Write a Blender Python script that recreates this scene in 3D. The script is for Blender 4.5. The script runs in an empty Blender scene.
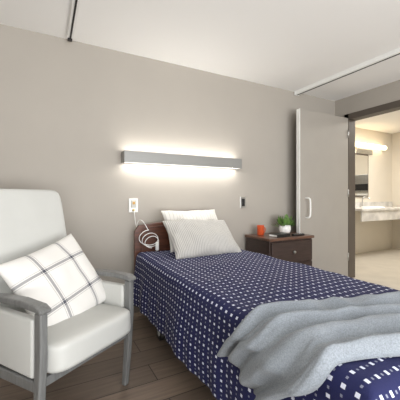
import bpy, bmesh, math, random
from mathutils import Vector, Matrix, noise
random.seed(4)
sc = bpy.context.scene
try:
    sc.view_settings.view_transform = 'Standard'
    sc.view_settings.look = 'None'
except Exception: pass

def lin(c):
    def f(v):
        v/=255.0
        return v/12.92 if v<=0.04045 else ((v+0.055)/1.055)**2.4
    return (f(c[0]),f(c[1]),f(c[2]),1)

def mat(name,col,rough=.6,metal=0,noise_scale=0,noise_amt=.08,bump=0,bump_scale=60,emit=0,coat=0,stretch=(1,1,1),sheen=0,coord='Object'):
    m=bpy.data.materials.new(name); m.use_nodes=True
    nt=m.node_tree; b=nt.nodes['Principled BSDF']
    b.inputs['Base Color'].default_value=lin(col)
    b.inputs['Roughness'].default_value=rough
    b.inputs['Metallic'].default_value=metal
    b.inputs['Coat Weight'].default_value=coat
    b.inputs['Sheen Weight'].default_value=sheen
    if emit:
        b.inputs['Emission Color'].default_value=lin(col); b.inputs['Emission Strength'].default_value=emit
    tc=nt.nodes.new('ShaderNodeTexCoord'); mp=nt.nodes.new('ShaderNodeMapping')
    mp.inputs['Scale'].default_value=stretch
    nt.links.new(tc.outputs[coord],mp.inputs['Vector'])
    if noise_scale:
        n=nt.nodes.new('ShaderNodeTexNoise'); n.inputs['Scale'].default_value=noise_scale; n.inputs['Detail'].default_value=5
        nt.links.new(mp.outputs[0],n.inputs['Vector'])
        r=nt.nodes.new('ShaderNodeValToRGB')
        a=lin([max(0,v*(1-noise_amt)) for v in col]); c=lin([min(255,v*(1+noise_amt)) for v in col])
        r.color_ramp.elements[0].position=.3; r.color_ramp.elements[1].position=.7
        r.color_ramp.elements[0].color=a; r.color_ramp.elements[1].color=c
        nt.links.new(n.outputs['Fac'],r.inputs['Fac']); nt.links.new(r.outputs['Color'],b.inputs['Base Color'])
    if bump:
        n2=nt.nodes.new('ShaderNodeTexNoise'); n2.inputs['Scale'].default_value=bump_scale; n2.inputs['Detail'].default_value=3
        nt.links.new(mp.outputs[0],n2.inputs['Vector'])
        bp=nt.nodes.new('ShaderNodeBump'); bp.inputs['Strength'].default_value=bump; bp.inputs['Distance'].default_value=.01
        nt.links.new(n2.outputs['Fac'],bp.inputs['Height']); nt.links.new(bp.outputs[0],b.inputs['Normal'])
    return m

def empty(name,loc=(0,0,0),rotz=0):
    e=bpy.data.objects.new(name,None); sc.collection.objects.link(e)
    e.location=loc; e.rotation_euler=(0,0,rotz); e.empty_display_size=.1
    return e
def M(e): return Matrix.Translation(e.location)@Matrix.Rotation(e.rotation_euler[2],4,'Z')
def finish(name,bm,m,parent=None,local=False,smooth=False,mods=None):
    me=bpy.data.meshes.new(name); bm.normal_update(); bm.to_mesh(me); bm.free()
    o=bpy.data.objects.new(name,me); sc.collection.objects.link(o)
    if m: me.materials.append(m)
    if smooth:
        for p in me.polygons: p.use_smooth=True
    if parent:
        o.parent=parent
        if not local: o.matrix_parent_inverse=M(parent).inverted()
    return o
def box(name,a,b,m,parent=None,bev=0,seg=2,local=False,rot=None,smooth=False):
    bm=bmesh.new(); bmesh.ops.create_cube(bm,size=1)
    c=[(a[i]+b[i])/2 for i in range(3)]; s=[abs(b[i]-a[i]) for i in range(3)]
    bmesh.ops.scale(bm,vec=s,verts=bm.verts)
    if bev: bmesh.ops.bevel(bm,geom=list(bm.edges),offset=min(bev,min(s)*.49),segments=seg,profile=.5,affect='EDGES')
    if rot: bmesh.ops.transform(bm,matrix=rot,verts=bm.verts)
    bmesh.ops.translate(bm,vec=c,verts=bm.verts)
    return finish(name,bm,m,parent,local,smooth or (bev>0 and seg>3))
def cyl(name,p0,p1,r0,r1,m,parent=None,local=False,seg=24,cap=True):
    p0=Vector(p0);p1=Vector(p1);d=p1-p0
    bm=bmesh.new(); bmesh.ops.create_cone(bm,cap_ends=cap,segments=seg,radius1=r0,radius2=r1,depth=d.length)
    q=Vector((0,0,1)).rotation_difference(d.normalized()).to_matrix().to_4x4()
    bmesh.ops.transform(bm,matrix=Matrix.Translation((p0+p1)/2)@q,verts=bm.verts)
    o=finish(name,bm,m,parent,local,True)
    return o
def lathe(name,prof,loc,m,parent=None,seg=32,local=False):
    bm=bmesh.new(); rings=[]
    for r,z in prof:
        rings.append([bm.verts.new((loc[0]+r*math.cos(2*math.pi*k/seg),loc[1]+r*math.sin(2*math.pi*k/seg),loc[2]+z)) for k in range(seg)])
    for i in range(len(rings)-1):
        for k in range(seg):
            bm.faces.new((rings[i][k],rings[i][(k+1)%seg],rings[i+1][(k+1)%seg],rings[i+1][k]))
    return finish(name,bm,m,parent,local,True)
def tube(name,pts,r,m,parent=None,local=False,cyclic=False,res=6):
    cu=bpy.data.curves.new(name,'CURVE'); cu.dimensions='3D'; cu.bevel_depth=r; cu.bevel_resolution=3; cu.resolution_u=res
    sp=cu.splines.new('NURBS'); sp.points.add(len(pts)-1)
    for i,p in enumerate(pts): sp.points[i].co=(p[0],p[1],p[2],1)
    sp.use_endpoint_u=True; sp.order_u=3; sp.use_cyclic_u=cyclic
    cu.use_fill_caps=True
    tmp=bpy.data.objects.new(name+'_c',cu); sc.collection.objects.link(tmp)
    dg=bpy.context.evaluated_depsgraph_get(); me=bpy.data.meshes.new_from_object(tmp.evaluated_get(dg))
    bpy.data.objects.remove(tmp)
    o=bpy.data.objects.new(name,me); sc.collection.objects.link(o); me.materials.clear(); me.materials.append(m)
    for p in me.polygons: p.use_smooth=True
    if parent:
        o.parent=parent
        if not local: o.matrix_parent_inverse=M(parent).inverted()
    return o
def sweep(name,prof,path,m,parent=None,local=False):
    bm=bmesh.new(); rings=[]
    n=len(path)
    for i,(x,y,z,t) in enumerate(path):
        a=path[max(0,i-1)]; b=path[min(n-1,i+1)]
        d=Vector((0,b[1]-a[1],b[2]-a[2])).normalized(); nn=Vector((0,-d.z,d.y))
        c=Vector((x,y,z)); r=[]
        w=prof
        for sx,sn in ((-1,-1),(1,-1),(1,1),(-1,1)):
            r.append(bm.verts.new(c+Vector((sx*w/2,0,0))+nn*sn*t/2))
        rings.append(r)
    for i in range(n-1):
        for k in range(4):
            bm.faces.new((rings[i][k],rings[i][(k+1)%4],rings[i+1][(k+1)%4],rings[i+1][k]))
    bm.faces.new(rings[0][::-1]); bm.faces.new(rings[-1])
    bmesh.ops.recalc_face_normals(bm,faces=bm.faces)
    o=finish(name,bm,m,parent,local,False)
    md=o.modifiers.new('b','BEVEL'); md.width=.008; md.segments=3; md.limit_method='ANGLE'
    return o

# ---------------- materials ----------------
wallm=mat('wall_paint',(168,162,153),.75,noise_scale=2,noise_amt=.01,bump=.04,bump_scale=250)
ceilm=mat('ceiling_paint',(240,239,236),.85,bump=.03,bump_scale=200)
creamw=mat('bathroom_wall',(228,221,208),.6,noise_scale=3,noise_amt=.01)
framem=mat('door_frame_paint',(84,76,68),.5,noise_scale=5,noise_amt=.03)
doorm=mat('door_paint',(160,155,147),.5,noise_scale=4,noise_amt=.01)
whitep=mat('white_metal',(235,235,232),.35,noise_scale=6,noise_amt=.01)
dark=mat('dark_metal',(40,38,37),.4,metal=.6)
steel=mat('brushed_steel',(190,190,188),.3,metal=1,noise_scale=30,noise_amt=.05)
lampm=mat('lamp_housing',(142,142,139),.4,metal=.2,noise_scale=10,noise_amt=.01)
glow=mat('lamp_diffuser',(255,251,245),.4,emit=13)
glow2=mat('lamp_diffuser_lower',(255,251,245),.4,emit=16)
vinyl=mat('chair_vinyl',(190,191,187),.45,noise_scale=5,noise_amt=.012,bump=.05,bump_scale=400)
chairwood=mat('chair_wood',(108,109,108),.4,noise_scale=12,noise_amt=.08,stretch=(8,8,1),coat=.2)
wood=mat('headboard_wood',(84,48,32),.4,noise_scale=7,noise_amt=.2,stretch=(1,6,8),coat=.3)
nsdark=mat('nightstand_dark',(56,42,37),.4,noise_scale=9,noise_amt=.15,stretch=(1,6,8),coat=.2)
nstop=mat('nightstand_top',(94,66,52),.35,noise_scale=9,noise_amt=.15,stretch=(1,8,6),coat=.3)
throwm=mat('throw_fabric',(136,143,150),.95,noise_scale=220,noise_amt=.10,bump=.4,bump_scale=300,sheen=.15)
tile=mat('bath_floor',(200,193,180),.4,noise_scale=5,noise_amt=.03)
black=mat('black_plastic',(25,25,26),.4)
mirror=mat('mirror_glass',(225,225,222),.03,metal=1)

def floor_mat():
    m=mat('floor_planks',(84,76,70),.45); nt=m.node_tree; b=nt.nodes['Principled BSDF']
    tc=nt.nodes['Texture Coordinate']; 
    br=nt.nodes.new('ShaderNodeTexBrick'); br.inputs['Scale'].default_value=1
    br.inputs['Brick Width'].default_value=1.2; br.inputs['Row Height'].default_value=.18; br.inputs['Mortar Size'].default_value=.003
    br.inputs['Color1'].default_value=lin((128,112,98)); br.inputs['Color2'].default_value=lin((104,91,80)); br.inputs['Mortar'].default_value=lin((52,45,40))
    nt.links.new(tc.outputs['Object'],br.inputs['Vector'])
    mp=nt.nodes.new('ShaderNodeMapping'); mp.inputs['Scale'].default_value=(3,40,1); nt.links.new(tc.outputs['Object'],mp.inputs[0])
    n=nt.nodes.new('ShaderNodeTexNoise'); n.inputs['Scale'].default_value=1.2; n.inputs['Detail'].default_value=6; nt.links.new(mp.outputs[0],n.inputs[0])
    mx=nt.nodes.new('ShaderNodeMix'); mx.data_type='RGBA'; mx.blend_type='OVERLAY'; mx.inputs[0].default_value=.45
    nt.links.new(br.outputs['Color'],mx.inputs[6]); nt.links.new(n.outputs['Fac'],mx.inputs[7]); nt.links.new(mx.outputs[2],b.inputs['Base Color'])
    return m
floorm=floor_mat()

def math_node(nt,op,a,b=None,c=None):
    n=nt.nodes.new('ShaderNodeMath'); n.operation=op
    for i,v in enumerate((a,b,c)):
        if v is None: continue
        if isinstance(v,(int,float)): n.inputs[i].default_value=v
        else: nt.links.new(v,n.inputs[i])
    return n.outputs[0]
def spread_mat():
    m=mat('bedspread_fabric',(38,40,84),.85,bump=.25,bump_scale=300,sheen=.02); nt=m.node_tree; b=nt.nodes['Principled BSDF']
    uv=nt.nodes.new('ShaderNodeUVMap'); sx=nt.nodes.new('ShaderNodeSeparateXYZ'); nt.links.new(uv.outputs[0],sx.inputs[0])
    def dots(px,py,hx,hy,ox,oy):
        a=math_node(nt,'ABSOLUTE',math_node(nt,'SUBTRACT',math_node(nt,'FRACT',math_node(nt,'ADD',math_node(nt,'DIVIDE',sx.outputs[0],px),ox)),.5))
        c=math_node(nt,'ABSOLUTE',math_node(nt,'SUBTRACT',math_node(nt,'FRACT',math_node(nt,'ADD',math_node(nt,'DIVIDE',sx.outputs[1],py),oy)),.5))
        return math_node(nt,'MULTIPLY',math_node(nt,'LESS_THAN',a,hx/px),math_node(nt,'LESS_THAN',c,hy/py))
    big=dots(.044,.042,.0056,.0068,0,0)
    sm=dots(.044,.042,.0036,.0036,.5,0)
    f=math_node(nt,'MAXIMUM',big,math_node(nt,'MULTIPLY',sm,.3))
    mx=nt.nodes.new('ShaderNodeMix'); mx.data_type='RGBA'
    mx.inputs[6].default_value=lin((18,24,76)); mx.inputs[7].default_value=lin((222,227,242))
    nt.links.new(f,mx.inputs[0]); nt.links.new(mx.outputs[2],b.inputs['Base Color'])
    return m
spreadm=spread_mat()
def line_mat(name,base,linecol,period,width,both=True,offs=(.0,.0),thin=False):
    m=mat(name,base,.9,bump=.3,bump_scale=300,sheen=.1); nt=m.node_tree; b=nt.nodes['Principled BSDF']
    uv=nt.nodes.new('ShaderNodeUVMap'); sx=nt.nodes.new('ShaderNodeSeparateXYZ'); nt.links.new(uv.outputs[0],sx.inputs[0])
    def ln(s,o,w=width): 
        return math_node(nt,'LESS_THAN',math_node(nt,'ABSOLUTE',math_node(nt,'SUBTRACT',math_node(nt,'FRACT',math_node(nt,'ADD',math_node(nt,'DIVIDE',s,period),o)),.5)),w/period/2)
    f=ln(sx.outputs[0],offs[0])
    if both:
        f=math_node(nt,'ADD',math_node(nt,'MULTIPLY',f,.6),math_node(nt,'MULTIPLY',ln(sx.outputs[1],offs[1]),.6))
        if thin:
            for k in (0,1):
                f=math_node(nt,'ADD',f,math_node(nt,'MULTIPLY',ln(sx.outputs[k],offs[k]+.075,.003),.4))
                f=math_node(nt,'ADD',f,math_node(nt,'MULTIPLY',ln(sx.outputs[k],offs[k]-.075,.003),.4))
        f=math_node(nt,'MINIMUM',1.0,f)
    mx=nt.nodes.new('ShaderNodeMix'); mx.data_type='RGBA'
    mx.inputs[6].default_value=lin(base); mx.inputs[7].default_value=lin(linecol)
    nt.links.new(f,mx.inputs[0]); nt.links.new(mx.outputs[2],b.inputs['Base Color'])
    return m
plaidm=line_mat('plaid_fabric',(222,220,216),(72,74,84),.19,.014,True,(1.0,1.0),thin=True)
stripem=line_mat('striped_linen',(198,196,191),(160,158,154),.014,.005,False)
linen=line_mat('white_linen',(220,218,212),(200,198,192),.03,.006,False)

# ---------------- room shell ----------------
H=2.455; RX=3.62
XL=-1.9; YR=-5.2
box('floor',(XL-.12,YR-.12,-.1),(RX+.06,.12,0),floorm)
box('ceiling',(XL-.12,YR-.12,H),(RX+.12,.12,H+.1),ceilm)
box('wall_back',(XL-.12,0,0),(RX,.12,H),wallm)
box('wall_left',(XL-.12,YR,0),(XL,0,H),wallm)
J0=-.19; J1=-1.16; DT=2.17
box('wall_right_far',(RX,J0,0),(RX+.12,.85,H),wallm)
box('wall_right_near',(RX,YR,0),(RX+.12,J1,H),wallm)
box('wall_right_lintel',(RX,J1,DT),(RX+.12,J0,H),wallm)
box('wall_rear_sill',(XL,YR-.12,0),(RX,YR,.5),wallm)
box('wall_rear_head',(XL,YR-.12,2.25),(RX,YR,H),wallm)
box('wall_rear_pier_left',(XL,YR-.12,.5),(-1.4,YR,2.25),wallm)
box('wall_rear_pier_right',(3.1,YR-.12,.5),(RX,YR,2.25),wallm)
w=empty('window_1',(0.85,YR-.06,.5))
for i,x in enumerate((-1.4,.07,1.57,3.05)):
    box('mullion_%d'%i,(x,YR-.09,.5),(x+.05,YR-.03,2.25),framem,w)
box('rail_top',(-1.4,YR-.09,2.2),(3.1,YR-.03,2.25),framem,w); box('rail_bottom',(-1.4,YR-.09,.5),(3.1,YR-.03,.55),framem,w)
box('baseboard_back',(XL,-.015,0),(RX,0,.1),framem,bev=.004)
box('baseboard_left',(XL,YR,0),(XL+.015,-.015,.1),framem,bev=.004)
fr=empty('door_frame',(RX,-.2,0))
box('jamb_far',(RX-.012,J0-.03,0),(RX+.132,J0+.035,DT+.05),framem,fr,bev=.004)
box('jamb_near',(RX-.012,J1-.035,0),(RX+.132,J1+.03,DT+.05),framem,fr,bev=.004)
box('head',(RX-.012,J1-.035,DT-.03),(RX+.132,J0+.035,DT+.05),framem,fr,bev=.004)
dr=empty('door_1',(RX-.02,-.185,0))
box('leaf',(2.70,-.22,.012),(RX-.02,-.175,DT-.01),doorm,dr,bev=.003)
box('edge_strip',(2.694,-.222,.012),(2.704,-.173,DT-.01),whitep,dr)
hx=2.80
tube('pull_handle',[(hx,-.22,1.09),(hx,-.275,1.09),(hx+.02,-.275,1.06),(hx+.02,-.275,.88),(hx,-.275,.85),(hx,-.22,.85)],.010,whitep,dr,res=8)
for i,z in enumerate((.25,1.1,1.9)):
    cyl('hinge_%d'%i,(RX-.022,-.225,z),(RX-.022,-.225,z+.1),.008,.008,steel,dr)

# ---------------- ceiling rails ----------------
r=empty('ceiling_hoist_rail',(2.87,-1.8,H))
box('rail_body',(2.83,-3.9,H-.045),(2.895,-.02,H),whitep,r,bev=.004)
box('rail_slot',(2.855,-3.88,H-.048),(2.87,-.03,H-.042),dark,r)
box('rail_end_cap',(2.825,-.025,H-.05),(2.90,-.012,H),whitep,r,bev=.003)
r=empty('curtain_track',(.19,-1.5,H))
box('track_body',(.165,-3.6,H-.022),(.215,-.04,H),whitep,r,bev=.003)
box('track_slot',(.183,-3.58,H-.026),(.196,-.05,H-.02),dark,r)
box('track_stop',(.17,-.075,H-.035),(.205,-.04,H),dark,r,bev=.004)

# ---------------- wall lamp ----------------
L=empty('wall_light',(1.3,-.06,1.46))
x0,x1=.63,1.925
box('housing',(x0,-.12,1.415),(x1,-.104,1.52),lampm,L,bev=.002)
box('back_plate',(x0,-.02,1.42),(x1,0,1.515),lampm,L)
box('end_left',(x0,-.106,1.415),(x0+.012,0,1.52),lampm,L)
box('end_right',(x1-.012,-.106,1.415),(x1,0,1.52),lampm,L)
box('diffuser_top',(x0+.015,-.1,1.49),(x1-.015,-.022,1.5),glow,L)
box('diffuser_bottom',(x0+.015,-.1,1.425),(x1-.015,-.022,1.435),glow2,L)

# ---------------- wall boxes ----------------
o=empty('nurse_call_panel',(.74,0,1.02))
box('plate',(.70,-.012,.955),(.785,0,1.085),whitep,o,bev=.003)
box('module',(.717,-.024,1.0),(.768,-.011,1.07),mat('module_grey',(190,188,182),.4),o,bev=.003)
box('button',(.73,-.028,1.03),(.755,-.023,1.055),mat('button_orange',(196,150,60),.4),o,bev=.003)
cyl('socket',(.742,-.012,.975),(.742,-.032,.975),.012,.01,mat('socket_yellow',(200,170,90),.5),o)
pts=[(.742,-.03,.975),(.742,-.05,.94),(.75,-.045,.86),(.77,-.05,.78)]
tube('call_cord',pts,.003,whitep,o)
o=empty('switch_plate',(2.02,0,1.04))
box('plate',(1.98,-.01,.972),(2.06,0,1.103),steel,o,bev=.003); box('rocker',(2.0,-.018,.995),(2.04,-.009,1.08),black,o,bev=.003)

# ---------------- bed ----------------
bed=empty('bed',(1.21,-1.25,0))
BX0,BX1=.735,1.69; BY0=-.17; BY1=-2.32; BT=.60
def board(name,y0,y1,xa,xb,zb,zt,arch,m):
    bm=bmesh.new(); n=28
    pts=[(xa,zb)]
    for i in range(n+1):
        t=i/n; x=xa+(xb-xa)*t
        e=min(t,1-t)
        z=zt-arch*(abs(2*t-1)**2.5) - (.05*(1-min(1,e/.04))**2)
        pts.append((x,z))
    pts.append((xb,zb))
    f1=bm.faces.new([bm.verts.new((x,y0,z)) for x,z in pts])
    ext=bmesh.ops.extrude_face_region(bm,geom=[f1]); vs=[v for v in ext['geom'] if isinstance(v,bmesh.types.BMVert)]
    bmesh.ops.translate(bm,vec=(0,y1-y0,0),verts=vs); bmesh.ops.recalc_face_normals(bm,faces=bm.faces)
    o=finish(name,bm,m,bed); md=o.modifiers.new('b','BEVEL'); md.width=.008; md.segments=3; md.limit_method='ANGLE'
    return o
board('headboard',-.10,-.135,.72,1.72,.22,.865,.03,wood)
tube('headboard_trim',[(.78,-.142,.30),(.78,-.142,.79),(.80,-.142,.82),(1.21,-.142,.835),(1.62,-.142,.82),(1.64,-.142,.79),(1.64,-.142,.30)],.005,wood,bed)
box('mattress',(BX0+.02,BY1+.02,.40),(BX1-.02,BY0+.02,BT-.02),linen,bed,bev=.05,seg=5)
box('deck',(BX0+.04,BY1+.03,.35),(BX1-.04,BY0,.40),dark,bed)
box('side_rail_left',(BX0+.03,BY1+.1,.26),(BX0+.07,BY0,.33),lampm,bed,bev=.006); box('side_rail_right',(BX1-.07,BY1+.1,.26),(BX1-.03,BY0,.33),lampm,bed,bev=.006)
box('cross_1',(BX0+.05,-.5,.24),(BX1-.05,-.44,.34),dark,bed); box('cross_2',(BX0+.05,-2.0,.24),(BX1-.05,-1.94,.34),dark,bed)
box('base_1',(BX0+.1,-2.05,.14),(BX0+.15,-.4,.19),dark,bed);box('base_2',(BX1-.15,-2.05,.14),(BX1-.1,-.4,.19),dark,bed)
k=0
for x in (BX0+.06,BX1-.1):
    for y in (-.62,-1.97):
        box('post_%d'%k,(x-.025,y-.025,.1),(x+.025,y+.025,.36),lampm,bed,bev=.005)
        cyl('caster_%d'%k,(x-.02,y,.05),(x+.02,y,.05),.05,.05,black,bed); 
        box('caster_fork_%d'%k,(x-.03,y-.02,.04),(x+.03,y+.02,.12),lampm,bed,bev=.004)
        k+=1
def sstep(t): t=max(0,min(1,t)); return t*t*(3-2*t)
def prof(a,half,R,drop):
    flat=half-R
    if a<=flat: return a,0
    q=a-flat; arc=R*math.pi/2
    if q<=arc:
        th=q/R; return flat+R*math.sin(th), R*(1-math.cos(th))
    return half, R+(q-arc)
def spread():
    bm=bmesh.new(); uvl=bm.loops.layers.uv.new('UVMap')
    half=(BX1-BX0)/2+.012; cx=(BX0+BX1)/2; R=.05
    hem=.43; A=half-R+R*math.pi/2+hem-R
    Ylen=(BY0-BY1)-.03; y_start=BY0-.02
    B=Ylen-R+R*math.pi/2+hem-R
    na,nb=160,200; grid=[]
    for i in range(na+1):
        row=[]
        a=-A+2*A*i/na
        for j in range(nb+1):
            b=B*j/nb
            ox,dz=prof(abs(a),half,R,hem); sgn=1 if a>=0 else -1
            oy,dy=prof(b,Ylen,R,hem)
            d=max(dz,dy) if min(dz,dy)>0 else dz+dy
            side=sstep((dz-.03)/.35); foot=sstep((dy-.03)/.35)
            n1=noise.noise(Vector((b*3.2,a*.6,1.7))); n2=noise.noise(Vector((b*9,a*1.2,5.1)))
            fold=side*(.035*n1+.025*n2+.03)
            fold2=foot*(.03*noise.noise(Vector((a*4,b*.6,9)))+.015)
            x=cx+sgn*(ox+fold); y=y_start-(oy+fold2)
            wr=.012*noise.noise(Vector((a*2.5,b*2.0,0)))+.007*noise.noise(Vector((a*8+b*3,b*6,3)))
            z=BT-d+wr*(1-max(side,foot))+.006*math.sin(b*11+a*2)*side
            row.append((bm.verts.new((x,y,z)),a+5,b+5))
        grid.append(row)
    for i in range(na):
        for j in range(nb):
            q=[grid[i][j],grid[i+1][j],grid[i+1][j+1],grid[i][j+1]]
            f=bm.faces.new([v[0] for v in q])
            for lp,v in zip(f.loops,q): lp[uvl].uv=(v[1],v[2])
    bmesh.ops.recalc_face_normals(bm,faces=bm.faces)
    o=finish('bedspread',bm,spreadm,bed,smooth=True)
    md=o.modifiers.new('s','SOLIDIFY'); md.thickness=.006; md.offset=1
    return o
spread()

def pillow(name,w,h,t,m,matx,seed,parent=None,pw=2.6,wr=.006):
    bm=bmesh.new(); uvl=bm.loops.layers.uv.new('UVMap'); n=44; top={};bot={}
    for i in range(n+1):
        for j in range(n+1):
            u=-1+2*i/n; v=-1+2*j/n
            u=math.sin(u*math.pi/2)*.35+u*.65; v=math.sin(v*math.pi/2)*.35+v*.65
            pinch=1-.07*(1-abs(v)**2)*abs(u)**2; pinch2=1-.07*(1-abs(u)**2)*abs(v)**2
            x=u*w/2*pinch; y=v*h/2*pinch2
            th=((1-abs(u)**pw)*(1-abs(v)**pw))**.55*t/2
            nn=noise.noise(Vector((x*7,y*7,seed)))*wr*2+noise.noise(Vector((x*16,y*10,seed+4)))*wr
            k=min(1,th/(t*.2))
            edge=i in(0,n) or j in(0,n)
            a=bm.verts.new((x,y,th+nn*k)); top[i,j]=(a,x,y)
            bot[i,j]=top[i,j] if edge else (bm.verts.new((x,y,-th+nn*k*.5)),x,y)
    for d,fl in ((top,0),(bot,1)):
        for i in range(n):
            for j in range(n):
                q=[d[i,j],d[i+1,j],d[i+1,j+1],d[i,j+1]]
                if fl:q=q[::-1]
                f=bm.faces.new([v[0] for v in q])
                for lp,v in zip(f.loops,q): lp[uvl].uv=(v[1]+.95,v[2]+.95)
    o=finish(name,bm,m,None,smooth=True)
    o.matrix_world=matx
    if parent: o.parent=parent; o.matrix_parent_inverse=M(parent).inverted()
    return o
def PM(loc,tilt,yaw=0,roll=0):
    return Matrix.Translation(loc)@Matrix.Rotation(yaw,4,'Z')@Matrix.Rotation(tilt,4,'X')@Matrix.Rotation(roll,4,'Z')
pillow('bed_pillow',.60,.42,.17,linen,PM((1.26,-.27,.795),math.radians(58),math.radians(2)),3,wr=.016)
pillow('bed_pillow',.66,.42,.19,stripem,PM((1.24,-.47,.74),math.radians(42),math.radians(3),math.radians(-2)),8,wr=.016)

def throw():
    bm=bmesh.new(); cx=(BX0+BX1)/2; half=(BX1-BX0)/2+.03; R=.06
    np_,nq=170,110
    flat=half-R
    a0=-(flat+R*math.pi/2+.12); a1=flat+.02
    g=[]
    for i in range(np_+1):
        a=a0+(a1-a0)*i/np_; row=[]
        ox,dz=prof(abs(a),half,R,0); sgn=1 if a>=0 else -1
        X=cx+sgn*ox
        hang=sstep(dz/.1)
        ytop=-2.75+.96-.25*(X-.69)+.10*hang*(dz/.15)
        wid=.42+.04*math.sin(a*4)+(-.10)*hang*(dz/.18)
        for j in range(nq+1):
            q=j/nq
            yy=ytop-wid*q+.025*noise.noise(Vector((a*4,q*2,2)))
            env=min(1,min(q,1-q)/.05)**.6
            f=.5+.5*math.sin(q*2*math.pi*3.4+2.6*noise.noise(Vector((a*2.4,q,7)))+a*1.5)
            f2=.5+.5*noise.noise(Vector((a*3,q*9,4)))
            f3=noise.noise(Vector((a*7,q*6,1)))
            f4=1-2*abs(noise.noise(Vector((a*5+q*3,q*6-a*3,11))))
            hgt=.012+env*(.032*f+.018*f2+.007*f3+.015*f4)
            if sgn<0 and dz>0:
                nx=-min(1,dz/R); nz=1-min(1,dz/R)
                x=X+nx*hgt; z=BT-dz+nz*hgt+.03*math.sin(q*5)*hang
            else:
                x=X; z=BT+hgt
            row.append(bm.verts.new((x,yy,z)))
        g.append(row)
    for i in range(np_):
        for j in range(nq): bm.faces.new((g[i][j],g[i][j+1],g[i+1][j+1],g[i+1][j]))
    bmesh.ops.recalc_face_normals(bm,faces=bm.faces)
    o=finish('throw_blanket',bm,throwm,None,smooth=True)
    md=o.modifiers.new('s','SOLIDIFY'); md.thickness=.012; md.offset=0
throw()

hc=empty('bed_hand_control',(.82,-.19,.64))
pts=[]
for i in range(110):
    t=i/109; a=t*2*math.pi*2.5+1.5
    rr=1-.3*t
    pts.append((.83+.09*math.cos(a)*rr+.03*t,-.185-.03*t+.012*math.sin(a*2),.735+.065*math.sin(a)*rr-.05*t))
tube('cord_coil',pts,.0032,whitep,hc)
tube('cord_tail',[(.77,-.05,.78),(.75,-.08,.86),(.77,-.15,.90),(.80,-.18,.86),(.83,-.185,.80)],.003,whitep,hc)
box('handset',(.89,-.23,.612),(.92,-.20,.69),whitep,hc,bev=.01,seg=4)

# ---------------- nightstand ----------------
ns=empty('nightstand',(2.35,-.23,0))
nx0,nx1,ny0,ny1,nh=2.03,2.68,-.45,-.03,.67
box('body',(nx0+.015,ny0+.02,.06),(nx1-.015,ny1,nh-.03),nsdark,ns,bev=.004)
box('top',(nx0,ny0-.005,nh-.03),(nx1,ny1,nh),nstop,ns,bev=.006)
box('plinth',(nx0+.03,ny0+.05,0),(nx1-.03,ny1-.02,.06),black,ns)
box('drawer_1',(nx0+.03,ny0,.40),(nx1-.03,ny0+.022,nh-.045),nsdark,ns,bev=.005)
box('drawer_2',(nx0+.03,ny0,.08),(nx1-.03,ny0+.022,.385),nsdark,ns,bev=.005)
for i,z in enumerate((.51,.25)): 
    cyl('knob_stem_%d'%i,(2.36,ny0+.005,z),(2.36,ny0-.015,z),.006,.006,steel,ns); cyl('knob_%d'%i,(2.36,ny0-.012,z),(2.36,ny0-.026,z),.014,.017,steel,ns)
mg=empty('coffee_mug',(2.18,-.17,nh)); orange=mat('mug_glaze',(204,86,46),.3,noise_scale=20,noise_amt=.03)
lathe('cup',[(0,.004),(.034,.001),(.038,.006),(.040,.108),(.0405,.11),(.036,.108),(.034,.012),(0,.01)],(2.16,-.15,nh),orange,mg)
tube('handle',[(2.198,-.15,nh+.085),(2.222,-.15,nh+.085),(2.228,-.15,nh+.055),(2.22,-.15,nh+.026),(2.197,-.15,nh+.028)],.005,orange,mg)
pl=empty('potted_plant',(2.48,-.2,nh))
lathe('pot',[(0,.002),(.045,.001),(.062,.03),(.068,.06),(.062,.105),(.056,.105),(.056,.09),(0,.09)],(2.48,-.2,nh),whitep,pl)
green=mat('leaf_green',(98,132,66),.5,noise_scale=14,noise_amt=.25)
bm=bmesh.new()
for i in range(120):
    az=random.uniform(0,2*math.pi); el=random.uniform(.3,1.5); ln=random.uniform(.10,.165)*(.7+.3*math.sin(el)); wd=.018
    d=Vector((math.cos(az)*math.cos(el),math.sin(az)*math.cos(el),math.sin(el))); s=Vector((-math.sin(az),math.cos(az),0)); up=s.cross(d)
    base=Vector((2.48,-.2,nh+.09))+Vector((random.uniform(-.03,.03),random.uniform(-.03,.03),0))
    prev=None
    for k in range(6):
        t=k/5; c=base+d*ln*t-up*(-.02*math.sin(t*3))-Vector((0,0,.02*t*t)); ww=wd*math.sin(math.pi*(.12+.85*t))**.8*.9
        cur=(bm.verts.new(c-s*ww),bm.verts.new(c-up*.003),bm.verts.new(c+s*ww))
        if prev:
            bm.faces.new((prev[0],prev[1],cur[1],cur[0])); bm.faces.new((prev[1],prev[2],cur[2],cur[1]))
        prev=cur
finish('leaves',bm,green,pl,smooth=True)
bk=empty('notebook',(2.28,-.33,nh))
rot=Matrix.Rotation(.15,4,'Z')
box('cover_bottom',(2.17,-.40,nh),(2.38,-.27,nh+.004),black,bk,rot=rot); box('pages',(2.174,-.396,nh+.004),(2.376,-.274,nh+.024),whitep,bk,rot=rot); box('cover_top',(2.17,-.40,nh+.024),(2.38,-.27,nh+.032),black,bk,bev=.001,rot=rot); box('spine',(2.167,-.402,nh),(2.38,-.392,nh+.032),black,bk,rot=rot)
rm=empty('remote_control',(2.47,-.38,nh))
box('body',(2.42,-.405,nh),(2.58,-.36,nh+.02),black,rm,bev=.006,seg=3)
for i in range(5): cyl('key_%d'%i,(2.44+.028*i,-.382,nh+.019),(2.44+.028*i,-.382,nh+.023),.006,.005,steel,rm)

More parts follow.
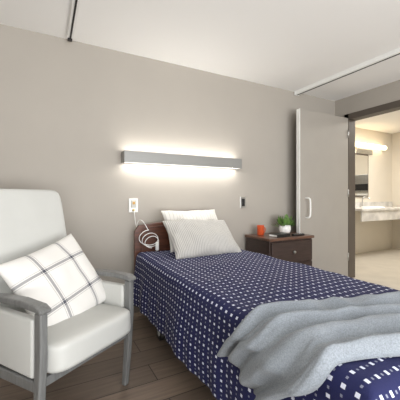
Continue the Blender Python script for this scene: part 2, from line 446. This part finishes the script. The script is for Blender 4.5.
# ---------------- armchair ----------------
ch=empty('armchair',(.21,-1.205,0),math.radians(34))
W=.27
for s,nm in ((-1,'left'),(1,'right')):
    x=s*W
    sweep('front_leg_'+nm,.035,[(x,.03,0,.03),(x,.012,.2,.038),(x,.0,.42,.046),(x,.0,.615,.046)],chairwood,ch,True)
    sweep('arm_'+nm,.055,[(x,-.035,.622,.018),(x,.0,.634,.028),(x,.12,.640,.030),(x,.28,.632,.030),(x,.42,.612,.030),(x,.54,.585,.03)],chairwood,ch,True)
    sweep('rear_leg_'+nm,.04,[(x,.66,0,.034),(x,.58,.25,.045),(x,.53,.45,.05),(x,.52,.60,.045)],chairwood,ch,True)
    sweep('side_stretcher_'+nm,.03,[(x,.0,.30,.05),(x,.56,.28,.05)],chairwood,ch,True)
    box('side_panel_'+nm,(x-.02 if s<0 else x-.022,.03,.33),(x+.022 if s<0 else x+.02,.52,.585),vinyl,ch,bev=.015,seg=4,local=True)
box('front_apron',(-W+.02,.0,.29),(W-.02,.02,.33),chairwood,ch,bev=.004,local=True)
def cushion(name,w,d,t,m,loc,rotx,pw=5,crown=.02):
    bm=bmesh.new(); bmesh.ops.create_cube(bm,size=1); bmesh.ops.subdivide_edges(bm,edges=list(bm.edges),cuts=15,use_grid_fill=True)
    for v in bm.verts:
        p=v.co*2
        L_=(abs(p.x)**pw+abs(p.y)**pw+abs(p.z)**pw)**(1/pw)
        p=p/L_
        c=(1-p.x**2)*(1-p.y**2)*crown
        v.co=Vector((p.x*w/2,p.y*d/2,p.z*t/2+(c if p.z>0 else 0)))
    bmesh.ops.transform(bm,matrix=Matrix.Translation(loc)@Matrix.Rotation(rotx,4,'X'),verts=bm.verts)
    return finish(name,bm,m,ch,True,True)
cushion('seat_cushion',.505,.59,.14,vinyl,(0,.225,.392),math.radians(-3),8,.015)
cushion('back_cushion',.58,.73,.10,vinyl,(0,.595,.785),math.radians(77),12,.015)
sweep('back_rail',.52,[(0,.52,.33,.04),(0,.57,.33,.04)],chairwood,ch,True)

chM=M(ch)
pm=chM@Matrix.Translation((.03,.275,.622))@Matrix.Rotation(math.radians(58),4,'X')@Matrix.Rotation(math.radians(14),4,'Z')
pillow('throw_pillow',.50,.48,.15,plaidm,pm,12,wr=.006)

# ---------------- bathroom ----------------
BXr=6.58; BYb=.85; BYn=-2.2
box('floor_bathroom',(RX+.06,BYn,-.1),(BXr+.12,BYb+.12,0.0),tile)
box('ceiling_bathroom',(RX+.12,BYn,H),(BXr+.12,BYb+.12,H+.1),ceilm)
box('wall_bathroom_back',(RX,BYb,0),(BXr+.12,BYb+.12,H),creamw)
box('wall_bathroom_right',(BXr,BYn,0),(BXr+.12,BYb,H),creamw)
box('wall_bathroom_near',(RX+.12,BYn-.12,0),(BXr+.12,BYn,H),creamw)
mr=empty('mirror',(5.4,BYb,1.5))
box('frame',(5.0,BYb-.025,1.1),(5.72,BYb,1.95),framem,mr,bev=.003); box('glass',(5.03,BYb-.03,1.13),(5.69,BYb-.024,1.92),mirror,mr)
vl=empty('vanity_light',(5.6,BYb,2.1)); warm=mat('vanity_glow',(255,230,188),.4,emit=5)
box('plate',(5.35,BYb-.03,1.952),(5.85,BYb,2.15),steel,vl,bev=.004)
cyl('tube',(5.1,BYb-.07,2.11),(6.2,BYb-.07,2.11),.045,.045,warm,vl)
cyl('cap_a',(5.08,BYb-.07,2.11),(5.1,BYb-.07,2.11),.048,.048,steel,vl); cyl('cap_b',(6.2,BYb-.07,2.11),(6.22,BYb-.07,2.11),.048,.048,steel,vl)
for i,x in enumerate((5.45,5.75)): cyl('arm_%d'%i,(x,BYb-.03,2.11),(x,BYb-.07,2.11),.012,.012,steel,vl)
vn=empty('vanity_counter',(5.6,.6,0))
marble=mat('marble',(214,212,208),.25,noise_scale=6,noise_amt=.1)
box('slab',(4.75,.33,.86),(BXr-.02,BYb,.90),marble,vn,bev=.004); box('apron',(4.77,.35,.68),(BXr-.03,.37,.86),marble,vn)
box('backsplash',(4.75,BYb-.02,.90),(BXr-.02,BYb,1.0),marble,vn)
lathe('basin',[(.20,.0),(.19,.02),(.17,.025),(.15,.01),(.05,.004),(0,.003)],(5.45,.58,.90),whitep,vn)
tube('faucet',[(5.45,.78,.90),(5.45,.78,1.05),(5.45,.76,1.1),(5.45,.66,1.1),(5.45,.64,1.06)],.012,steel,vn)
pd=empty('paper_towel_dispenser',(BXr,0,1.3))
box('case',(BXr-.12,-.02,1.2),(BXr,.42,1.62),steel,pd,bev=.01); box('panel',(BXr-.125,.02,1.25),(BXr-.118,.38,1.40),black,pd)
box('towel',(BXr-.09,.06,1.13),(BXr-.03,.34,1.2),whitep,pd)

# ---------------- lights ----------------
def area(name,loc,rot,sx,sy,p,col):
    l=bpy.data.lights.new(name,'AREA'); l.shape='RECTANGLE'; l.size=sx; l.size_y=sy; l.energy=p; l.color=col
    o=bpy.data.objects.new(name,l); sc.collection.objects.link(o); o.location=loc; o.rotation_euler=rot; return o
area('window_daylight',(.85,YR+.05,1.4),(math.radians(90),0,0),4.3,1.7,102,(.98,.98,1))
area('ceiling_fill',(.85,YR+.3,.55),(math.radians(135),0,0),4.3,.8,118,(1,1,.98))  # added fill behind the camera, aimed up and forward to brighten the ceiling
area('bathroom_fill',(5.1,-.4,H-.02),(0,0,0),.8,.8,50,(1,.96,.9))  # added warm fill to brighten the bathroom, not an actual fixture
wd=bpy.data.worlds.new('world'); sc.world=wd; wd.use_nodes=True
wd.node_tree.nodes['Background'].inputs[0].default_value=(.88,.92,1,1); wd.node_tree.nodes['Background'].inputs[1].default_value=1.5

cam=bpy.data.cameras.new('cam'); co=bpy.data.objects.new('camera',cam); sc.collection.objects.link(co)
cam.sensor_width=36; cam.lens=36*292/400; cam.shift_y=-.0075; cam.clip_start=.02
co.location=(0,-2.75,1.10); co.rotation_euler=(math.radians(90),0,math.radians(-28))
sc.camera=co
